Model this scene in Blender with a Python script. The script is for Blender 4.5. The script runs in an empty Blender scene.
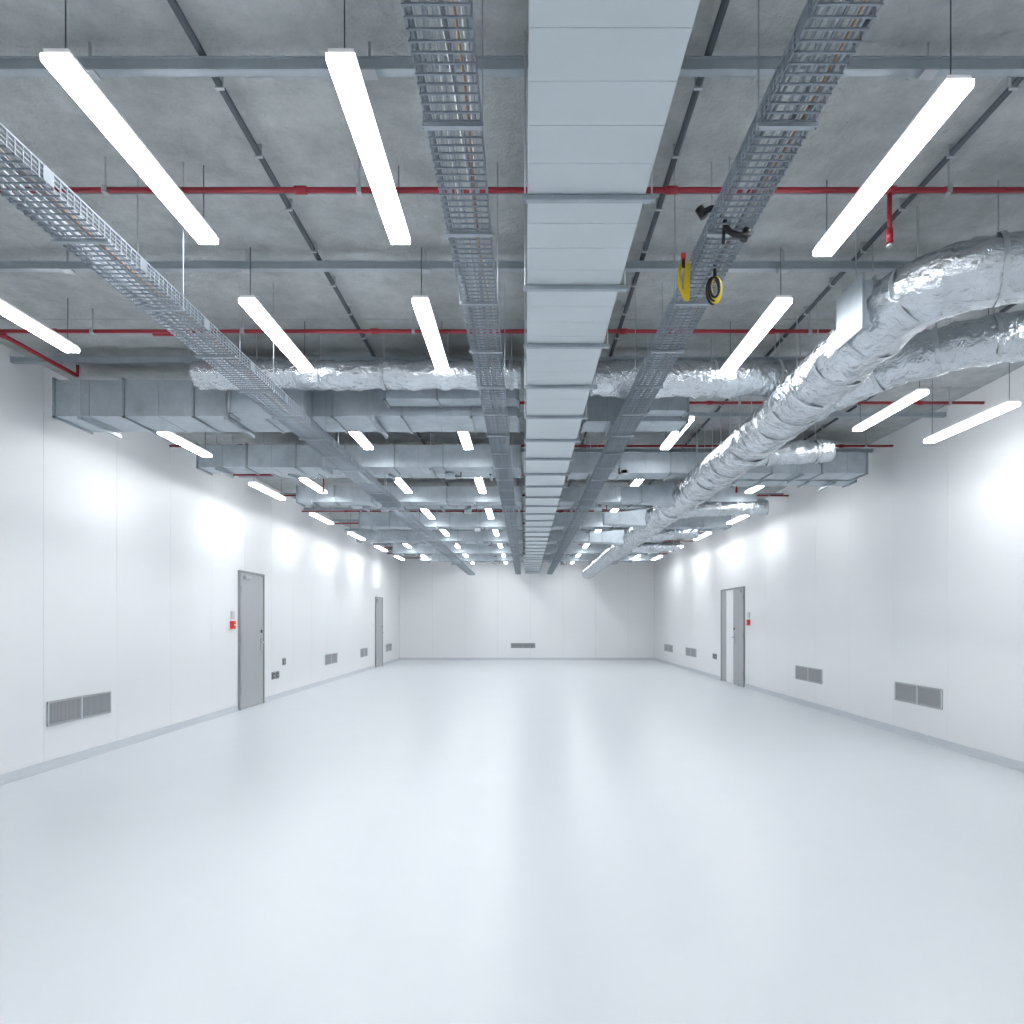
import bpy, math, random, bmesh
from mathutils import Vector, Matrix, noise
random.seed(7)
scene=bpy.context.scene
CH=1.4      # eye height
XL,XR=-4.49,4.65
YB,YF=-4.0,25.1
CZ=CH+2.38

# ------------------------------------------------------------ materials
def mat(name,col=(.8,.8,.8),rough=.5,metal=0.0,emit=None,est=0,var=0.0,vscale=3.0,bump=0.0,bscale=20.0,detail=4,spec=None,coat=0,dist=0.0):
    m=bpy.data.materials.new(name); m.use_nodes=True
    nt=m.node_tree; b=nt.nodes['Principled BSDF']
    b.inputs['Base Color'].default_value=(*col,1)
    b.inputs['Roughness'].default_value=rough
    b.inputs['Metallic'].default_value=metal
    if spec is not None: b.inputs['Specular IOR Level'].default_value=spec
    if coat: b.inputs['Coat Weight'].default_value=coat; b.inputs['Coat Roughness'].default_value=.18
    if emit:
        b.inputs['Emission Color'].default_value=(*emit,1); b.inputs['Emission Strength'].default_value=est
    tc=nt.nodes.new('ShaderNodeTexCoord')
    if var>0:
        n=nt.nodes.new('ShaderNodeTexNoise'); n.inputs['Scale'].default_value=vscale; n.inputs['Detail'].default_value=8; n.inputs['Roughness'].default_value=.7
        r=nt.nodes.new('ShaderNodeValToRGB')
        r.color_ramp.elements[0].position=.3; r.color_ramp.elements[1].position=.7
        r.color_ramp.elements[0].color=(*[c*(1-var) for c in col],1)
        r.color_ramp.elements[1].color=(*[min(1,c*(1+var)) for c in col],1)
        nt.links.new(tc.outputs['Object'],n.inputs['Vector']); nt.links.new(n.outputs['Fac'],r.inputs['Fac']); nt.links.new(r.outputs['Color'],b.inputs['Base Color'])
    if bump>0:
        n=nt.nodes.new('ShaderNodeTexNoise'); n.inputs['Scale'].default_value=bscale; n.inputs['Detail'].default_value=detail
        n.inputs['Distortion'].default_value=dist
        bp=nt.nodes.new('ShaderNodeBump'); bp.inputs['Strength'].default_value=bump; bp.inputs['Distance'].default_value=.02
        nt.links.new(tc.outputs['Object'],n.inputs['Vector']); nt.links.new(n.outputs['Fac'],bp.inputs['Height']); nt.links.new(bp.outputs['Normal'],b.inputs['Normal'])
    return m
M_wall=mat('white_cleanroom_panel',(.885,.895,.905),.38,bump=.03,bscale=2.5,detail=1)
M_seam=mat('panel_joint_sealant',(.62,.64,.66),.6,bump=.05)
M_floor=mat('epoxy_floor_paint',(.72,.752,.785),.31,var=.012,vscale=1.5,bump=.04,bscale=9,detail=5)
M_conc=mat('raw_concrete',(.40,.425,.43),.85,var=.20,vscale=5,bump=.6,bscale=34,detail=8)
M_joint=mat('slab_joint_shadow_gap',(.16,.17,.175),.9,bump=.2)
M_galv=mat('galvanised_steel',(.46,.515,.56),.52,.5,var=.16,vscale=5,bump=.05,bscale=9)
M_strut=mat('zinc_strut_steel',(.38,.43,.47),.45,.5,var=.1,vscale=9)
M_wire=mat('zinc_wire',(.29,.335,.38),.5,.25,var=.05)
M_foil=mat('aluminium_foil_wrap',(.66,.70,.74),.25,.95,var=.12,vscale=7,bump=1.0,bscale=12,detail=9,dist=1.6)
M_tape=mat('foil_tape',(.60,.64,.67),.3,.85,bump=.4,bscale=30)
M_white=mat('white_coated_duct',(.56,.62,.655),.42,var=.03,vscale=2)
M_housing=mat('white_lamp_housing',(.85,.86,.87),.4,bump=.01)
M_red=mat('red_sprinkler_paint',(.30,.016,.028),.45,var=.08)
M_dark=mat('dark_conduit',(.08,.095,.11),.5,.3,var=.1)
M_clip=mat('steel_clip',(.5,.52,.55),.4,.6,var=.03)
M_black=mat('black_rubber',(.015,.016,.018),.5,var=.1)
M_yel=mat('yellow_strap',(.75,.55,.02),.5,var=.1)
M_cab1=mat('grey_cable_jacket',(.22,.25,.29),.5,var=.1)
M_cab2=mat('pale_cable_jacket',(.40,.44,.48),.5,var=.1)
M_cab3=mat('copper_bond',(.45,.27,.15),.5,.5,var=.1)
M_door=mat('grey_door_paint',(.42,.435,.45),.4,var=.02)
M_frame=mat('door_frame_paint',(.30,.315,.33),.4,var=.02)
M_slot=mat('grille_slot_dark',(.16,.17,.18),.6,var=.05)
M_grille=mat('grille_grey',(.45,.465,.48),.5,.1,var=.02)
M_base=mat('plinth_grey',(.66,.69,.72),.4,var=.02)
M_redp=mat('red_callpoint_plastic',(.75,.05,.03),.4,var=.02)
M_lamp=mat('lamp_diffuser',(1,1,1),.4,emit=(.965,.982,1.0),est=32)
M_lside=mat('lamp_diffuser_edge',(1,1,1),.4,emit=(.965,.982,1.0),est=5)

# ------------------------------------------------------------ mesh builder
class MB:
    def __init__(s): s.v=[];s.f=[];s.m=[];s.sm=[];s.mats=[]
    def mi(s,m):
        if m not in s.mats: s.mats.append(m)
        return s.mats.index(m)
    def box(s,x0,x1,y0,y1,z0,z1,m):
        i=len(s.v);k=s.mi(m)
        s.v+=[(x0,y0,z0),(x1,y0,z0),(x1,y1,z0),(x0,y1,z0),(x0,y0,z1),(x1,y0,z1),(x1,y1,z1),(x0,y1,z1)]
        for q in ((0,3,2,1),(4,5,6,7),(0,1,5,4),(1,2,6,5),(2,3,7,6),(3,0,4,7)):
            s.f.append(tuple(i+a for a in q)); s.m.append(k); s.sm.append(False)
    def bbox(s,x0,x1,y0,y1,z0,z1,m,c=.012):
        d=[x1-x0,y1-y0,z1-z0]; a=d.index(max(d)); k=s.mi(m); i=len(s.v)
        lo=[x0,y0,z0];hi=[x1,y1,z1]; u,w=[(1,2),(2,0),(0,1)][a]
        ring=[(lo[u]+c,lo[w]),(hi[u]-c,lo[w]),(hi[u],lo[w]+c),(hi[u],hi[w]-c),(hi[u]-c,hi[w]),(lo[u]+c,hi[w]),(lo[u],hi[w]-c),(lo[u],lo[w]+c)]
        for e in (lo[a],hi[a]):
            for p,q in ring:
                t=[0,0,0];t[a]=e;t[u]=p;t[w]=q;s.v.append(tuple(t))
        for j in range(8):
            jn=(j+1)%8; s.f.append((i+j,i+jn,i+8+jn,i+8+j)); s.m.append(k); s.sm.append(False)
        s.f.append(tuple(i+7-j for j in range(8))); s.f.append(tuple(i+8+j for j in range(8))); s.m+=[k,k]; s.sm+=[False,False]
    def prism(s,ringA,ringB,m):
        i=len(s.v);k=s.mi(m);n=len(ringA); s.v+=list(ringA)+list(ringB)
        for j in range(n):
            jn=(j+1)%n; s.f.append((i+j,i+jn,i+n+jn,i+n+j)); s.m.append(k); s.sm.append(False)
        s.f.append(tuple(i+n-1-j for j in range(n))); s.f.append(tuple(i+n+j for j in range(n))); s.m+=[k,k]; s.sm+=[False,False]
    def tube(s,pts,r,m,n=8,caps=True,crumple=0.0,sx=1.0):
        pts=[Vector(p) for p in pts];i=len(s.v);k=s.mi(m);L=len(pts)
        N=None
        for j,p in enumerate(pts):
            t=(pts[min(j+1,L-1)]-pts[max(j-1,0)]).normalized()
            if N is None:
                up=Vector((0,0,1)) if abs(t.z)<.9 else Vector((1,0,0))
                N=(up-t*up.dot(t)).normalized()
            else: N=(N-t*N.dot(t)).normalized()
            B=t.cross(N)
            rr=r[j] if isinstance(r,(list,tuple)) else r
            for a in range(n):
                an=2*math.pi*(a+.5)/n
                q=p+N*math.cos(an)*rr+B*math.sin(an)*rr*sx
                if crumple:
                    d=noise.noise(q*6)*crumple+(abs(noise.noise(q*14))-.2)*crumple*1.1+noise.noise(q*33)*crumple*.5
                    q=q+(q-p).normalized()*d
                s.v.append(tuple(q))
        for j in range(L-1):
            for a in range(n):
                b=(a+1)%n
                s.f.append((i+j*n+a,i+j*n+b,i+(j+1)*n+b,i+(j+1)*n+a)); s.m.append(k); s.sm.append(n>6)
        if caps:
            s.f.append(tuple(i+n-1-a for a in range(n))); s.f.append(tuple(i+(L-1)*n+a for a in range(n))); s.m+=[k,k]; s.sm+=[False,False]
    def obj(s,name,loc=(0,0,0)):
        me=bpy.data.meshes.new(name); me.from_pydata(s.v,[],s.f)
        for m in s.mats: me.materials.append(m)
        me.polygons.foreach_set('material_index',s.m); me.polygons.foreach_set('use_smooth',s.sm)
        me.update()
        bm=bmesh.new();bm.from_mesh(me);bmesh.ops.recalc_face_normals(bm,faces=bm.faces);bm.to_mesh(me);bm.free()
        o=bpy.data.objects.new(name,me); o.location=loc; scene.collection.objects.link(o); return o

def smooth_path(P,rad=.35,n=8,step=.08):
    P=[Vector(p) for p in P]; out=[P[0]]
    for i in range(1,len(P)-1):
        a,b,c=P[i-1],P[i],P[i+1]
        r=min(rad,(a-b).length*.49,(c-b).length*.49)
        s=b+(a-b).normalized()*r; e=b+(c-b).normalized()*r
        for j in range(n+1):
            t=j/n; out.append(s*(1-t)**2+b*2*t*(1-t)+e*t*t)
    out.append(P[-1])
    res=[out[0]]
    for a,b in zip(out,out[1:]):
        d=(b-a).length
        if d<1e-5: continue
        k=max(1,int(d/step))
        for j in range(1,k+1): res.append(a.lerp(b,j/k))
    return res

# ------------------------------------------------------------ shell
b=MB(); b.box(XL-.2,XR+.2,YB-.2,YF+.2,-.1,0,M_floor); b.obj('floor')
b=MB(); b.box(XL-.2,XR+.2,YB-.2,YF+.2,CZ+.012,CZ+.25,M_joint)
y=YB-.2
while y<YF+.2:
    y2=min(y+1.62,YF+.2); b.box(XL-.2,XR+.2,y+.005,y2-.005,CZ,CZ+.03,M_conc); y=y2
b.obj('ceiling')
def wall_x(name,x,sg):
    b=MB(); o=x+sg*.2
    b.box(min(x+sg*.01,o),max(x+sg*.01,o),YB,YF,0,CZ,M_seam)
    y=YB
    while y<YF-.01:
        y2=min(y+1.17,YF)
        b.box(min(x,x+sg*.02),max(x,x+sg*.02),y+.0022,y2-.0022,.0,CZ,M_wall); y=y2
    return b.obj(name)
wall_x('wall_left',XL,-1); wall_x('wall_right',XR,1)
def wall_y(name,y,sg):
    b=MB(); o=y+sg*.2
    b.box(XL-.2,XR+.2,min(y+sg*.01,o),max(y+sg*.01,o),0,CZ,M_seam)
    x=XL
    while x<XR-.01:
        x2=min(x+1.17,XR)
        b.box(x+.003,x2-.003,min(y,y+sg*.02),max(y,y+sg*.02),0,CZ,M_wall); x=x2
    return b.obj(name)
wall_y('wall_far',YF,1); wall_y('wall_near',YB,-1)
doorsL=[(10.95,11.97),(20.95,21.95)]
doorsR=[(14.8,16.5)]
def bases(side,x,sg,doors):
    b=MB(); y=YB
    for d0,d1 in doors+[(YF,YF)]:
        b.box(min(x,x-sg*.018),max(x,x-sg*.018),y,d0-.05 if d0<YF else YF,0,.085,M_base)
        b.box(min(x,x-sg*.035),max(x,x-sg*.035),y,d0-.05 if d0<YF else YF,0,.012,M_base)
        y=d1+.05
    b.obj('baseboard_'+side)
bases('left',XL,-1,doorsL); bases('right',XR,1,doorsR)
b=MB(); b.box(XL,XR,YF-.018,YF,0,.085,M_base); b.obj('baseboard_far')

# ------------------------------------------------------------ doors
def door(name,x,sg,y0,y1,h,double=False):
    b=MB(); i=-sg
    def bx(a,c,ya,yb,z0,z1,m): b.box(min(x+i*a,x+i*c),max(x+i*a,x+i*c),ya,yb,z0,z1,m)
    f=.035
    bx(0,.035,y0-.01,y0+f,0,h+f,M_frame); bx(0,.035,y1-f,y1+.01,0,h+f,M_frame); bx(0,.035,y0,y1,h,h+f,M_frame)
    if not double:
        bx(0,.025,y0+f+.006,y1-f-.006,.01,h-.006,M_door)
        hy=y1-f-.09
    else:
        ym=y0+(y1-y0)*.44
        bx(0,.025,y0+f+.006,ym-.004,.01,h-.006,M_door)
        bx(0,.02,ym+.004,y1-f-.35,.01,h-.006,M_wall)
        bx(0,.025,y1-f-.34,y1-f-.006,.01,h-.006,M_door)
        hy=ym-.09
    bx(.025,.038,hy-.03,hy+.03,.9,1.12,M_clip)
    bx(.038,.085,hy-.012,hy+.012,1.03,1.055,M_clip)
    bx(.072,.088,hy-.13,hy+.012,1.03,1.052,M_clip)
    bx(.025,.045,hy-.02,hy+.02,1.2,1.25,M_slot)
    for z in (.25,1.05,1.85): bx(.02,.05,y0+f-.01,y0+f+.015,z,z+.1,M_clip)
    bx(.025,.07,y0+f+.1,y0+f+.35,h-.09,h-.04,M_clip)
    return b.obj(name)
door('door_1',XL,-1,10.95,11.97,2.16); door('door_2',XL,-1,20.95,21.95,2.1)
door('door_3',XR,1,14.8,16.5,2.1,True)

# ------------------------------------------------------------ grilles, sockets, call points
def grille(x,sg,y0,y1,z0,z1,parts=2):
    b=MB(); i=-sg
    def bx(a,c,ya,yb,za,zb,m): b.box(min(x+i*a,x+i*c),max(x+i*a,x+i*c),ya,yb,za,zb,m)
    bx(0,.004,y0,y1,z0,z1,M_slot)
    t=.018
    bx(0,.016,y0,y1,z0,z0+t,M_grille); bx(0,.016,y0,y1,z1-t,z1,M_grille)
    w=(y1-y0)/parts
    for k in range(parts+1):
        yy=y0+k*w; bx(0,.017,max(y0,yy-t/2),min(y1,yy+t/2),z0,z1,M_base)
    n=int((y1-y0)/.02)
    for k in range(n):
        yy=y0+(k+.5)*(y1-y0)/n; bx(0,.008,yy-.005,yy+.005,z0,z1,M_grille)
    b.obj('wall_vent_grille')
for y0,y1 in ((6.57,7.57),(15.7,16.7),(19.1,19.9),(22.6,23.5)): grille(XL,-1,y0,y1,.41,.64)
for y0,y1 in ((7.79,8.78),(10.95,12.0),(19,20.2),(22.0,23.3)): grille(XR,1,y0,y1,.41,.64)
b=MB(); b.box(-.5,.36,YF-.004,YF,.43,.61,M_slot)
for z in (.43,.595): b.box(-.5,.36,YF-.016,YF,z,z+.015,M_grille)
for k in range(40): 
    x=-.5+k*.86/39; b.box(x-.005,x+.005,YF-.012,YF,.43,.61,M_grille)
for x in (-.5,-.07,.36): b.box(x-.01,x+.01,YF-.016,YF,.43,.61,M_grille)
b.obj('wall_vent_grille')
def socket(x,sg,y,z,n=2):
    b=MB(); i=-sg
    def bx(a,c,ya,yb,za,zb,m): b.box(min(x+i*a,x+i*c),max(x+i*a,x+i*c),ya,yb,za,zb,m)
    for k in range(n):
        yy=y+k*.2
        bx(0,.012,yy,yy+.15,z,z+.13,M_frame); bx(.012,.02,yy+.015,yy+.135,z+.025,z+.105,M_slot); bx(.02,.024,yy+.035,yy+.1,z+.05,z+.08,M_clip)
    b.obj('power_socket')
socket(XL,-1,12.4,.36,2); socket(XR,1,16.95,.47,2); socket(XL,-1,12.95,.58,1)
def call(x,sg,y,z):
    b=MB(); i=-sg
    def bx(a,c,ya,yb,za,zb,m): b.box(min(x+i*a,x+i*c),max(x+i*a,x+i*c),ya,yb,za,zb,m)
    bx(0,.045,y,y+.11,z,z+.12,M_redp); bx(.045,.055,y+.02,y+.09,z+.03,z+.09,M_redp); bx(.055,.058,y+.035,y+.075,z+.045,z+.075,M_housing)
    bx(0,.03,y+.01,y+.1,z+.15,z+.27,M_base)
    b.obj('fire_alarm_call_point')
call(XL,-1,10.65,1.28); call(XR,1,14.45,1.31)

# ------------------------------------------------------------ pendant lights
def light_mesh(h):
    b=MB(); L=1.22;w=.052
    b.box(-w+.006,w-.006,.006,L-.006,.030,.05,M_housing)
    b.box(-w,w,0,L,.006,.030,M_lside)
    b.box(-w+.003,w-.003,.003,L-.003,0,.006,M_lamp)
    for y in (.06,L-.06):
        b.tube([(0,y,.05),(0,y,CZ-CH-h)],.0025,M_dark,6)
        b.box(-.014,.014,y-.014,y+.014,.05,.06,M_clip)
    return b
lm={}
def light(x,y,h=2.0):
    if h not in lm:
        lm[h]=light_mesh(h).obj('pendant_light',(x,y,CH+h)).data
    else:
        o=bpy.data.objects.new('pendant_light',lm[h]); o.location=(x,y,CH+h); scene.collection.objects.link(o)
ys=[2.50,4.40,6.95,9.75,12.5,15.2,17.9,20.6,23.2]
for k,y in enumerate(ys):
    light(-1.68 if k<1 else (-1.75 if k<2 else -1.82),y); light(-.66,y); light(1.63,y+(.12 if k<1 else 0))
for y in (4.0,9.75,14.0,17.9,21.5): light(-3.37 if y<5 else -3.15,y)
for y in (6.9,9.75,12.5,15.2,17.9,20.6): light(-3.68 if y<8 else -3.8,y,1.9)
for y in (4.05,6.15,9.75,14,17.9,21.5): light(3.5 if y>5 else 3.45,y)
for y in (5.75,): light(4.02,y,1.77)
for y in (12.5,15.2,17.9,20.6): light(4.0,y,1.9)
for x in (-3.3,-1.75,-.66,1.62,3.45): 
    for y in (-2.6,-.1): light(x,y)

# ------------------------------------------------------------ struts / pipes / conduits under ceiling
def H(h): return CH+h
XA,XB=XL+.004,XR-.004
y=2.88-1.62*4
while y<YF-.3:
    b=MB(); z=H(2.255)
    b.box(XA,XB,y-.02,y+.02,z,z+.006,M_strut); b.box(XA,XB,y-.022,y-.018,z,z+.041,M_strut); b.box(XA,XB,y+.018,y+.022,z,z+.041,M_strut)
    b.box(XA,XB,y-.03,y+.03,z+.041,z+.046,M_strut)
    x=XL+.4
    while x<XR:
        b.tube([(x,y,z+.04),(x,y,CZ)],.006,M_clip,6); b.box(x-.03,x+.03,y-.028,y+.028,z-.008,z,M_clip); x+=1.15
    b.obj('strut_rail')
    y+=1.62
y=3.59-1.75*4; 
while y<YF-.3:
    b=MB(); z=H(2.21)
    b.tube([(XA,y,z),(XB,y,z)],.0145,M_red,10)
    for x in (-3.6,-2.45,-1.15,0.75,1.87,2.95,4.0):
        b.tube([(x-.03,y,z),(x+.03,y,z)],.021,M_red,10)
        b.tube([(x+.3,y,z),(x+.3,y,CZ)],.005,M_clip,6)
        b.box(x+.288,x+.312,y-.02,y+.02,z-.02,z+.02,M_clip)
    for x in ((1.87,) if 3<y<4 else ((3.2,-3.05) if 8<y<12 else ())):
        b.tube([(x,y,z),(x,y,z-.27)],.011,M_red,8); b.tube([(x,y,z-.2),(x,y,z-.27)],.017,M_red,8)
        b.tube([(x,y,z-.27),(x,y,z-.285),(x,y,z-.29)],[.006,.015,.015],M_clip,8)
    b.obj('sprinkler_pipe'); y+=1.75
b=MB(); P=smooth_path([(-4.02,YB+.01,H(2.2)),(-4.02,6.3,H(2.2)),(-4.02,6.3,H(2.3))],.05)
b.tube(P,.018,M_red,10)
for yy in (3.59,5.37): b.tube([(-4.02,yy-.03,H(2.2)),(-4.02,yy+.03,H(2.2))],.027,M_red,10)
b.tube([(-2.85,5.37,H(2.21)),(-2.6,5.37,H(2.21))],.024,M_red,10); b.tube([(-2.6,5.37,H(2.21)),(-2.6,6.6,H(2.20))],.013,M_red,8)
b.obj('sprinkler_pipe')
for x in (-2.80,-1.33,.755,2.13,3.6):
    b=MB(); z=H(2.335); b.tube([(x,YB+.01,z),(x,YF-.01,z)],.015,M_dark,8)
    y=YB+.3
    while y<YF:
        b.box(x-.018,x+.018,y-.008,y+.008,z-.018,CZ,M_clip); y+=.45
    b.obj('electrical_conduit')

# ------------------------------------------------------------ cable trays
def tray(x0,x1,h,hs=.055):
    b=MB(); z=H(h); r=.003; y0,y1=YB+.2,YF-.2
    nb=7
    for k in range(nb):
        x=x0+(x1-x0)*k/(nb-1); b.tube([(x,y0,z),(x,y1,z)],r,M_wire,4)
    for x in (x0,x1):
        for q in (hs*.33,hs*.66,hs): b.tube([(x,y0,z+q),(x,y1,z+q)],r*(1.7 if q==hs else 1),M_wire,4)
    y=y0
    while y<y1:
        b.box(x0,x1,y-r,y+r,z-2*r,z,M_wire); b.box(x0-r,x0+r,y-r,y+r,z-2*r,z+hs,M_wire); b.box(x1-r,x1+r,y-r,y+r,z-2*r,z+hs,M_wire)
        y+=.04 if y<10 else .1
    y=2.33-.65*8
    k=0
    while y<y1:
        b.box(x0-.012,x1+.012,y-.010,y+.010,z-.02,z-.006,M_strut)
        if k%2==0:
            for x in (x0-.008,x1+.008): b.tube([(x,y,z-.026),(x,y,CZ)],.0025,M_strut,6)
        for x in (x0,x1): b.box(x-.005,x+.005,y+.25,y+.31,z,z+hs,M_wire)
        y+=.65; k+=1
    w=x1-x0
    for k,m in enumerate((M_cab1,M_cab2,M_cab2,M_cab1,M_cab3,M_cab2)):
        xc=x0+w*(.12+.15*k); pts=[]
        yy=y0
        while yy<y1:
            pts.append((min(x1-.012,max(x0+.012,xc+noise.noise(Vector((yy*.9,k*5,h)))*.035)),yy,z+.013+.008*(k%2))); yy+=.25
        b.tube(pts,.009 if k!=4 else .004,m,6)
    b.obj('cable_tray')
tray(-.33,-.15,1.66); tray(.785,.96,1.66); tray(-2.00,-1.78,1.63,.055)

# ------------------------------------------------------------ centre duct
b=MB(); x0,x1=.012,.485; z0,z1=H(1.72),H(2.08)
b.box(x0+.004,x1-.004,YB+.2,YF-.05,z0+.004,z1-.004,M_grille)
y=2.83-.2*30
while y<YF-.1:
    y2=min(y+.2,YF-.05); b.box(x0,x1,y+.0014,y2-.0014,z0,z1,M_white); y=y2
y=2.83
while y<YF-.1:
    b.bbox(x0-.02,x1+.04,y-.014,y+.014,z0-.026,z0-.001,M_strut,.004)
    for x in (x0-.012,x1+.028): b.tube([(x,y,z0-.03),(x,y,CZ)],.004,M_clip,6)
    y+=.76
b.obj('ventilation_duct')

# ------------------------------------------------------------ transverse ducts
def rduct(xa,xb,y0,y1,h0,h1,m=None,seg=.62,name='ventilation_duct',hang=True,e=.018):
    m=m or M_galv; b=MB(); z0,z1=H(h0),H(h1)
    b.box(xa,xb,y0,y1,z0,z1,m)
    x=xa
    while True:
        xe=min(x,xb)
        b.box(xe-.009,xe+.009,y0-e,y1+e,z0-e,z0,M_strut); b.box(xe-.009,xe+.009,y0-e,y1+e,z1,z1+e,M_strut)
        b.box(xe-.009,xe+.009,y0-e,y0,z0-e,z1+e,M_strut); b.box(xe-.009,xe+.009,y1,y1+e,z0-e,z1+e,M_strut)
        if xe>=xb-.001: break
        x+=seg
        if x>xb-.15: x=xb
    x=xa+seg/2
    while x<xb:
        b.box(x-.003,x+.003,y0-.004,y1+.002,z0-.004,z0,M_strut); b.box(x-.003,x+.003,y0-.004,y0,z0-.004,z1,M_strut); x+=seg
    if hang:
        x=xa+.25
        while x<xb:
            b.box(x-.016,x+.016,y0-.05,y1+.05,z0-.045,z0-.018,M_strut)
            for yy in (y0-.038,y1+.038): b.tube([(x,yy,z0-.05),(x,yy,CZ)],.004,M_clip,6)
            x+=1.3
    return b.obj(name)
def fduct(P,r,name='insulated_duct',rad=.35,n=30,sx=1.0,tape=.5,crumple=.022):
    b=MB(); pts=smooth_path(P,rad,step=.04); b.tube(pts,r,M_foil,n,crumple=crumple,sx=sx)
    acc=0
    for a,c in zip(pts,pts[1:]):
        acc+=(c-a).length
        if acc>tape:
            acc=0; d=(c-a).normalized()
            b.tube([a-d*.014,a+d*.014],r*1.02+.003,M_tape,n,caps=False,sx=sx)
            b.tube([(a.x,a.y,a.z+r*.9),(a.x,a.y,CZ)],.004,M_clip,6)
    return b.obj(name)
rduct(-4.2,-.06,6.25,6.78,1.83,2.15)
rduct(-2.55,-1.9,6.05,6.23,1.80,2.17,seg=.65,hang=False)
rduct(-1.2,-.06,5.98,6.2,1.9,2.1,seg=.45,hang=False)
fduct([(-2.7,5.78,H(2.03)),(-.03,5.78,H(2.03))],.11,sx=1.3)
fduct([(.53,5.78,H(2.0)),(2.55,5.78,H(2.0))],.14,sx=1.2)
# curved foil ducts
fduct([(XR-.01,3.72,H(1.88)),(2.66,3.72,H(1.90)),(2.24,3.95,H(1.89)),(2.15,4.7,H(1.76)),(2.10,5.7,H(1.66)),(2.15,9,H(1.66)),(2.2,24.5,H(1.66))],.175,rad=.35,sx=1.2,tape=.34,crumple=.024)
fduct([(XR-.01,4.75,H(1.97)),(3.3,4.75,H(1.95)),(2.65,5.1,H(1.88)),(2.3,5.7,H(1.78)),(2.2,6.4,H(1.7))],.16,rad=.4,tape=.34,crumple=.024)
b=MB()
b.bbox(1.985,2.12,4.12,4.40,H(1.74),H(2.01),M_galv,.01)
b.bbox(1.97,1.988,4.09,4.43,H(1.71),H(2.04),M_strut,.005); b.bbox(2.05,2.065,4.10,4.42,H(1.72),H(2.03),M_strut,.005)
b.tube([(2.01,4.25,H(2.0)),(2.01,4.25,CZ)],.004,M_clip,6); b.obj('duct_spigot')
rduct(.55,1.5,6.45,6.8,1.84,2.10,seg=.42)
rduct(1.1,1.45,6.25,6.43,1.88,2.08,seg=.35,hang=False)
rduct(.55,4.2,8.6,9.0,1.82,2.07)
rduct(2.45,4.3,9.1,9.45,1.82,2.07)
for yb,xb in ((7.55,3.3),(11.3,3.9),(14.6,3.6),(17.2,3.8)):
    fduct([(2.15,yb,H(1.72)),(2.6,yb,H(1.80)),(xb,yb,H(1.84))],.12,rad=.2,tape=.5,crumple=.018)
for yb in (9.4,11.6,14.2):
    b=MB(); z=H(1.69)
    A=[(1.98,yb-.2,z-.14),(1.98,yb+.2,z-.14),(1.98,yb+.2,z+.14),(1.98,yb-.2,z+.14)]
    B=[(1.55,yb-.12,z-.1),(1.55,yb+.12,z-.1),(1.55,yb+.12,z+.1),(1.55,yb-.12,z+.1)]
    b.prism(A,B,M_galv); b.box(1.3,1.55,yb-.12,yb+.12,z-.1,z+.1,M_galv); b.box(1.54,1.56,yb-.14,yb+.14,z-.12,z+.12,M_strut)
    b.tube([(1.4,yb,z+.1),(1.4,yb,CZ)],.004,M_clip,6); b.obj('duct_transition')
gaps=[8.55,11.2,13.95,16.65,19.35,22.05]
for k,g in enumerate(gaps):
    xl=-4.0+.35*(k%3)
    rduct(xl,-.06,g,g+.38,1.88+.03*(k%2),2.15,seg=.6)
    rduct(xl+.7,-.06,g+.55,g+.85,1.93,2.16,seg=.6)
    if k>0:
        rduct(.55,3.3+.4*(k%3),g,g+.4,1.88+.03*(k%2),2.14,seg=.6)
        rduct(.55,2.9+.5*(k%2),g+.58,g+.88,1.93,2.16,seg=.6)
    xs=[-3.0,-2.6,-1.1][k%3]
    rduct(xs,xs+.4,g+.40,g+.53,1.92,2.12,seg=.4,hang=False)
    fduct([(-3.4+.5*(k%2),g+1.05,H(2.05)),(-.05,g+1.05,H(2.05))],.085,tape=.7,n=16,crumple=.012)
    for x in (-2.3,-.95,1.2,2.8):
        b=MB(); yy=g+.1+.2*((k+int(x*3))%3)
        b.tube([(x,yy,H(1.86)),(x,yy,H(1.93))],.05,M_strut,12); b.box(x-.06,x+.06,yy-.05,yy+.05,H(1.80),H(1.86),M_galv); b.tube([(x+.06,yy,H(1.83)),(x+.14,yy,H(1.83)),(x+.14,yy,H(1.9))],.01,M_red if k%2 else M_dark,6)
        b.obj('duct_damper_actuator')

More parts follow.
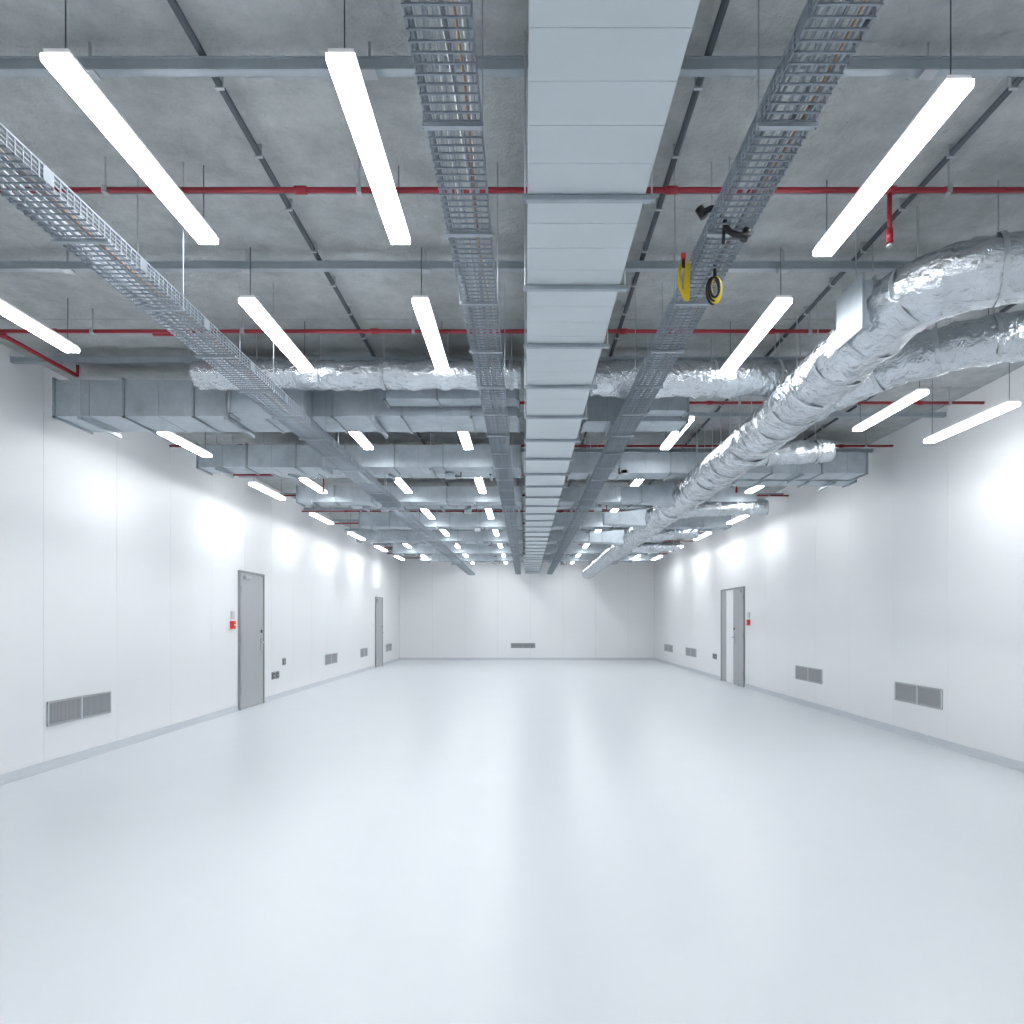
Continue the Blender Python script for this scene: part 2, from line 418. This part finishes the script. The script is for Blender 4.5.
# ------------------------------------------------------------ things hanging on the right tray
Z=H(1.66)
b=MB()
P=smooth_path([(.76,3.0,Z+.09),(.81,2.98,Z+.105),(.84,2.95,Z+.03),(.85,2.93,Z-.03),(.90,2.93,Z-.05),(.945,2.95,Z-.03)],.05,6,.02)
b.tube(P,.013,M_black,10)
b.tube([(.745,3.0,Z+.11),(.77,3.0,Z+.07)],.019,M_black,8); b.tube([(.92,2.95,Z-.055),(.935,2.95,Z-.01)],.017,M_black,8)
b.tube([(.84,2.95,Z+.02),(.835,2.95,Z-.07)],.007,M_black,8)
b.obj('tray_hanger_clamp')
b=MB()
for j in range(6):
    xo=.765+j*.004-.03
    P=smooth_path([(xo,3.28,Z+.03),(xo-.02-.003*j,3.27,Z-.03),(xo-.015,3.28,Z-.10-.01*j),(xo+.012,3.28,Z-.12-.008*j),(xo+.015,3.28,Z+.03)],.03,5,.03)
    b.tube(P,.0045,M_yel,6)
b.tube([(.74,3.27,Z+.03),(.74,3.27,Z+.055)],.012,M_redp,8); b.tube([(.74,3.27,Z-.01),(.74,3.27,Z+.03)],.008,M_black,8)
b.tube([(.72,3.28,Z+.02),(.83,3.28,Z+.02)],.006,M_clip,6)
b.obj('yellow_cable_coil')
b=MB()
for j in range(7):
    c=Vector((.895,3.30,Z-.095)); pts=[]
    for a in range(25):
        t=a/24*2*math.pi; rr=.036+.002*j
        pts.append((c.x+math.cos(t)*rr*.6+(j%3-1)*.005,c.y+(j-3)*.006,c.z+math.sin(t)*rr*1.3))
    b.tube(pts,.006,M_black if j in(0,3,6) else M_yel,6)
b.tube([(.895,3.30,Z-.05),(.895,3.30,Z+.02)],.008,M_black,8)
b.obj('ratchet_strap')

# ------------------------------------------------------------ camera / world
cam=bpy.data.cameras.new('camera'); co=bpy.data.objects.new('camera',cam); scene.collection.objects.link(co)
co.location=(0,0,CH); co.rotation_euler=(math.pi/2,0,0)
cam.sensor_width=36; cam.lens=700/1024*36; cam.shift_x=(512-525)/1024; cam.shift_y=(621-512)/1024; cam.clip_end=100
scene.camera=co
w=bpy.data.worlds.new('world'); scene.world=w; w.use_nodes=True
w.node_tree.nodes['Background'].inputs[0].default_value=(.8,.88,1,1); w.node_tree.nodes['Background'].inputs[1].default_value=.3
scene.view_settings.view_transform='Standard'
scene.view_settings.exposure=0.04
